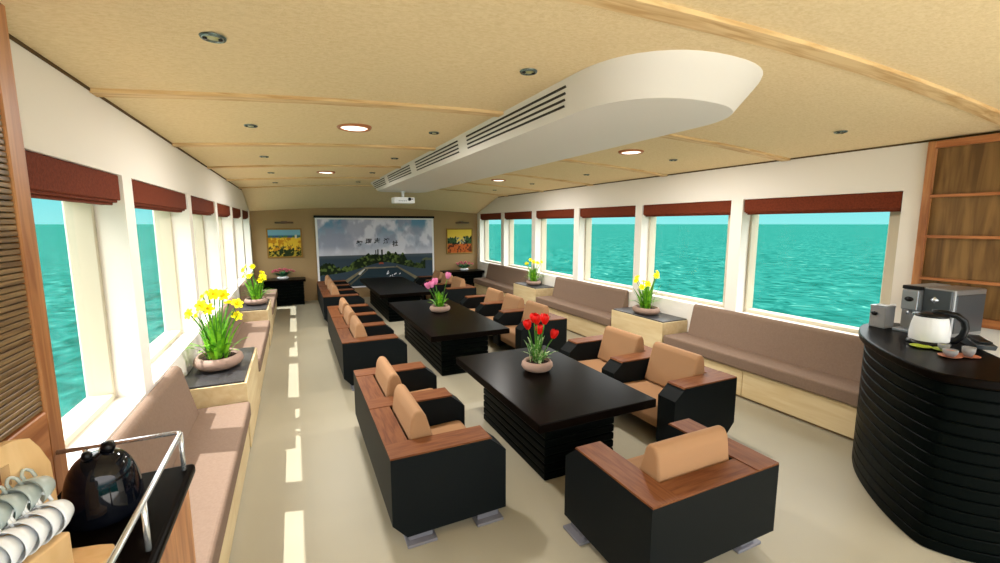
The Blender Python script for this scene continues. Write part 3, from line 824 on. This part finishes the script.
# cups and saucers
def cupset(loc, label, sc_m, cr_=.034, h=.045, saucer=True, grp='small coffee cups on the bar'):
    t = thing('coffee_cup', label, 'cup', loc, R(20), grp)
    z0 = .0
    MB().lathe([(0,z0),(cr_*.6,z0),(cr_,h*.45),(cr_*1.08,h),(cr_*.98,h),(cr_*.85,h*.4),(0,.012)], n=24).build('body', GREYP, t)
    MB().tube([(cr_*.95,0,h*.85),(cr_*1.5,0,h*.8),(cr_*1.5,0,h*.35),(cr_*.85,0,h*.3)], .005, 8).build('handle', GREYP, t)
    MB().lathe([(0,h*.8),(cr_*.98,h*.8)], n=24).build('coffee', sc_m, t)
def saucer(loc, label, m):
    tag(MB().lathe([(0,0),(.03,0),(.055,.008),(.06,.012),(.054,.011),(.03,.004),(0,.004)], n=28).build('saucer', m, loc=loc), label, 'saucer', 'coloured saucers on the bar')
saucer((4.000,1.475,ZB), 'yellow-green saucer nearest the pitcher', LIME)
saucer((4.030,1.365,ZB), 'yellow-green saucer behind the front cup', LIME)
saucer((3.870,1.275,ZB), 'salmon saucer under the front grey cup', SALM)
saucer((3.980,1.225,ZB), 'salmon saucer at the right of the cups', SALM)
cupset((3.870,1.275,ZB+.006), 'front grey cup on a salmon saucer', SALM, .036, .045)
cupset((3.980,1.225,ZB+.006), 'taller grey cup on the right salmon saucer', SALM, .032, .062)
cupset((4.030,1.365,ZB+.006), 'grey cup on the rear green saucer', LIME, .030, .042)
# tray / till
t = thing('knock_box', 'low black angular box on the bar behind the cups', 'box', (4.40, 1.315, ZB), R(38))
MB().prism([(-.11,0),(-.13,.035),(.13,.06),(.12,0)], -.055, .055, 'y', .004, 1).build('body', DGREY, t)
MB().box(-.10, .12, -.04, .04, .045, .056, .004, 1).build('lid', BLKP, t)

# ------------------------------------------------------------------ wall shelf on the right
t = thing('wall_shelf', 'tall cherry wood shelf unit on the right wall above the bar', 'shelf', (XR, 1.2, 1.17))
y0, y1, D, zt = -.55, .762, .06, 1.53
b = MB()
b.box(-D, -.001, y1-.055, y1, 0, zt, .003, 1).build('side_panel', CHERRY, t)
b = MB().box(-D, -.001, y0, y0+.055, 0, zt, .003, 1)
b.build('side_panel', CHERRY, t)
MB().box(-.02, -.001, y0+.05, y1-.05, .02, zt-.02).build('back_panel', OAKD, t)
for z0_, z1_, nm in ((zt-.06, zt, 'top_panel'), (0, .07, 'bottom_panel'), (.345,.37,'shelf_board'), (.71,.735,'shelf_board'), (1.055,1.08,'shelf_board')):
    MB().box(-D+.004, -.002, y0+.05, y1-.05, z0_, z1_, .002, 1).build(nm, CHERRYY, t)

# ------------------------------------------------------------------ left foreground: slatted screen, counter, rail
t = thing('slatted_screen', 'cherry framed screen with bamboo slats at the left edge', 'screen', (-.862, 1.495, 0))
MB().box(-.02, .02, .56, .66, 1.001, 2.79, .004, 1).build('post', CHERRY, t)
MB().box(-.02, .02, -.6, .56, 1.001, 1.33, .004, 1).build('lower_rail', CHERRYY, t)
MB().box(-.02, .02, -.6, .56, 2.42, 2.74, .004, 1).build('upper_rail', CHERRYY, t)
b = MB(); k_ = 54
for i in range(k_):
    z = 1.335 + (2.42-1.335)*(i+.5)/k_; b.box(-.012, .012, -.6, .565, z-.0085, z+.0075, .002, 1)
b.build('slats', BAMBOO, t)
MB().box(-.02, -.010, -.6, .56, 1.32, 2.43).build('backing', OAKD, t)

t = thing('service_counter', 'black-topped cherry counter with rail in the left foreground', 'counter', (-.68, 1.3, 0))
MB().box(-.265, .25, -1.2, .83, .95, 1.0, .018, 3).build('counter_top', LACQ, t)
MB().box(-.26, .225, -1.18, .79, .0, .95, .004, 1).build('cabinet', CHERRY, t)
for yy in (-1.1, -.47, .16):
    MB().box(.224, .232, yy, yy+.60, .08, .92, .002, 1).build('door', CHERRY, t)
t = thing('guard_rail', 'chrome guard rail standing on the black counter', 'rail', (-.46, 2.08, 1.0))
MB().tube([(-.38,0,.16),(-.02,0,.16),(-.005,-.005,.16),(0,-.02,.16),(0,-1.6,.16)], .0085, 12).build('rail', CHROME, t)
for p in ((0,-.01), (0,-.50), (0,-1.0), (-.30,0)):
    MB().tube([(p[0],p[1],0),(p[0],p[1],.16)], .0085, 12).build('rail_post', CHROME, t)

# black dome appliance
t = thing('domed_appliance', 'glossy black dome-shaped appliance with two knobs on the counter', 'appliance', (-.645, 1.86, 1.0))
pr_ = [(0,0),(.098,0),(.108,.012)] + [(.108*math.cos(a)**.62, .03+.195*math.sin(a)) for a in [i*math.pi/2/14 for i in range(14)]] + [(0,.23)]
MB().lathe(pr_, n=48, sx=1.0).build('dome', mat('gloss_black', (.004,.005,.009), .05, .35), t)
MB().lathe([(0,0),(.011,.0),(.016,.013),(.012,.026),(0,.03)], c=(-.022,-.03,.218), n=16).build('knob', BLKP, t)
MB().lathe([(0,0),(.018,.0),(.022,.016),(.017,.032),(0,.036)], c=(.022,.01,.22), n=16).build('knob', BLKP, t)

# cup rack with two rows of cups lying on their side
RK = (-.645, 1.50, 1.0); RA = R(-20)
t = thing('cup_rack', 'light beech cup rack with a slotted back board, on the counter', 'cup rack', RK, RA)
# back board (plane along local y) with handle slot
def board(bm_, x0, x1):
    bm_.prism([(-.22,0),(.135,0),(.150,.14),(.143,.300),(-.22,.300)], x0, x1, 'x')
    bm_.prism([(.03,.300),(.143,.300),(.118,.360),(.03,.360)], x0, x1, 'x')
    bm_.prism([(-.22,.360),(.118,.360),(.093,.400),(.050,.415),(-.22,.415)], x0, x1, 'x')
board_b = MB(); board(board_b, -.125, -.10); board_b.build('back_board', BEECH, t)
MB().prism([(-.125,-.22),(-.125,.13),(.0,.15),(.04,.15),(.07,.12),(.07,-.22)], 0, .022, 'z', .004, 2).build('base_board', BEECH, t)
MB().box(-.10, -.02, -.21, .06, .022, .224, .006, 2).build('rear_step', BEECH, t)
MB().box(-.02, .03, -.21, .03, .022, .155, .006, 2).build('front_step', BEECH, t)
Mr = Matrix.Translation(RK) @ Matrix.Rotation(RA, 4, 'Z')
def cupmesh(rc, L):
    return MB().lathe([(0,0),(rc*.5,0),(rc*.62,L*.1),(rc*.9,L*.6),(rc,L),(rc*.94,L),(rc*.82,L*.55),(rc*.5,L*.12),(0,L*.1)], n=28)
def make_cup(name, m, rc, L, label, group):
    t = thing(name, label, 'cup', (0,0,0), 0, group)
    # cup axis lies along -local Y (mouth towards the camera), handle up-left
    M = Matrix.Rotation(R(90), 4, 'X')
    b = MB(); b.lathe([(0,0),(rc*.5,0),(rc*.62,L*.1),(rc*.9,L*.6),(rc,L),(rc*.94,L),(rc*.82,L*.55),(rc*.5,L*.12),(0,L*.1)], n=28, M=M)
    b.build('body', m, t)
    a = R(118)
    c_, s_ = math.cos(a), math.sin(a)
    pts = [(rc*.9*c_, -L*.75, rc*.9*s_)] + [((rc+.011+.012*math.sin(k*math.pi/6))*c_, -L*.75+L*.5*k/6, (rc+.011+.012*math.sin(k*math.pi/6))*s_) for k in range(7)] + [(rc*.75*c_, -L*.25, rc*.75*s_)]
    MB().tube(pts, .0042, 8).build('handle', m, t)
    return t
proto = None; ordn = ['farthest', 'second', 'third', 'fourth', 'fifth', 'sixth', 'seventh', 'nearest']
for row, (nm, m, rc, L, x, z, y0_, dy, nc, gl, lb) in enumerate((
        ('white_cup', WHT, .048, .055, -.004, .205, .060, .036, 7, 'white cups nested in the front row of the rack', 'white cup lying nested in the front row, %s from the camera end'),
        ('glass_cup', FROST, .042, .055, -.062, .268, .085, .040, 7, 'frosted cups nested in the rear row of the rack', 'frosted grey glass cup in the rear row, %s from the camera end'))):
    proto = None
    for k_ in range(nc):
        loc = Mr @ Vector((x, y0_ - dy*k_, z))
        lab = {0: 'end cup farthest from the camera', nc-1: 'end cup nearest the camera'}.get(k_, 'number %s counted from the far end' % ordn[k_])
        lab = ('white cup lying in the front row, ' if row == 0 else 'frosted glass cup in the rear row, ') + lab
        if proto is None:
            proto = make_cup(nm, m, rc, L, lab, gl); proto.location = loc; proto.rotation_euler.z = RA
        else: dup(proto, loc, RA, lab)
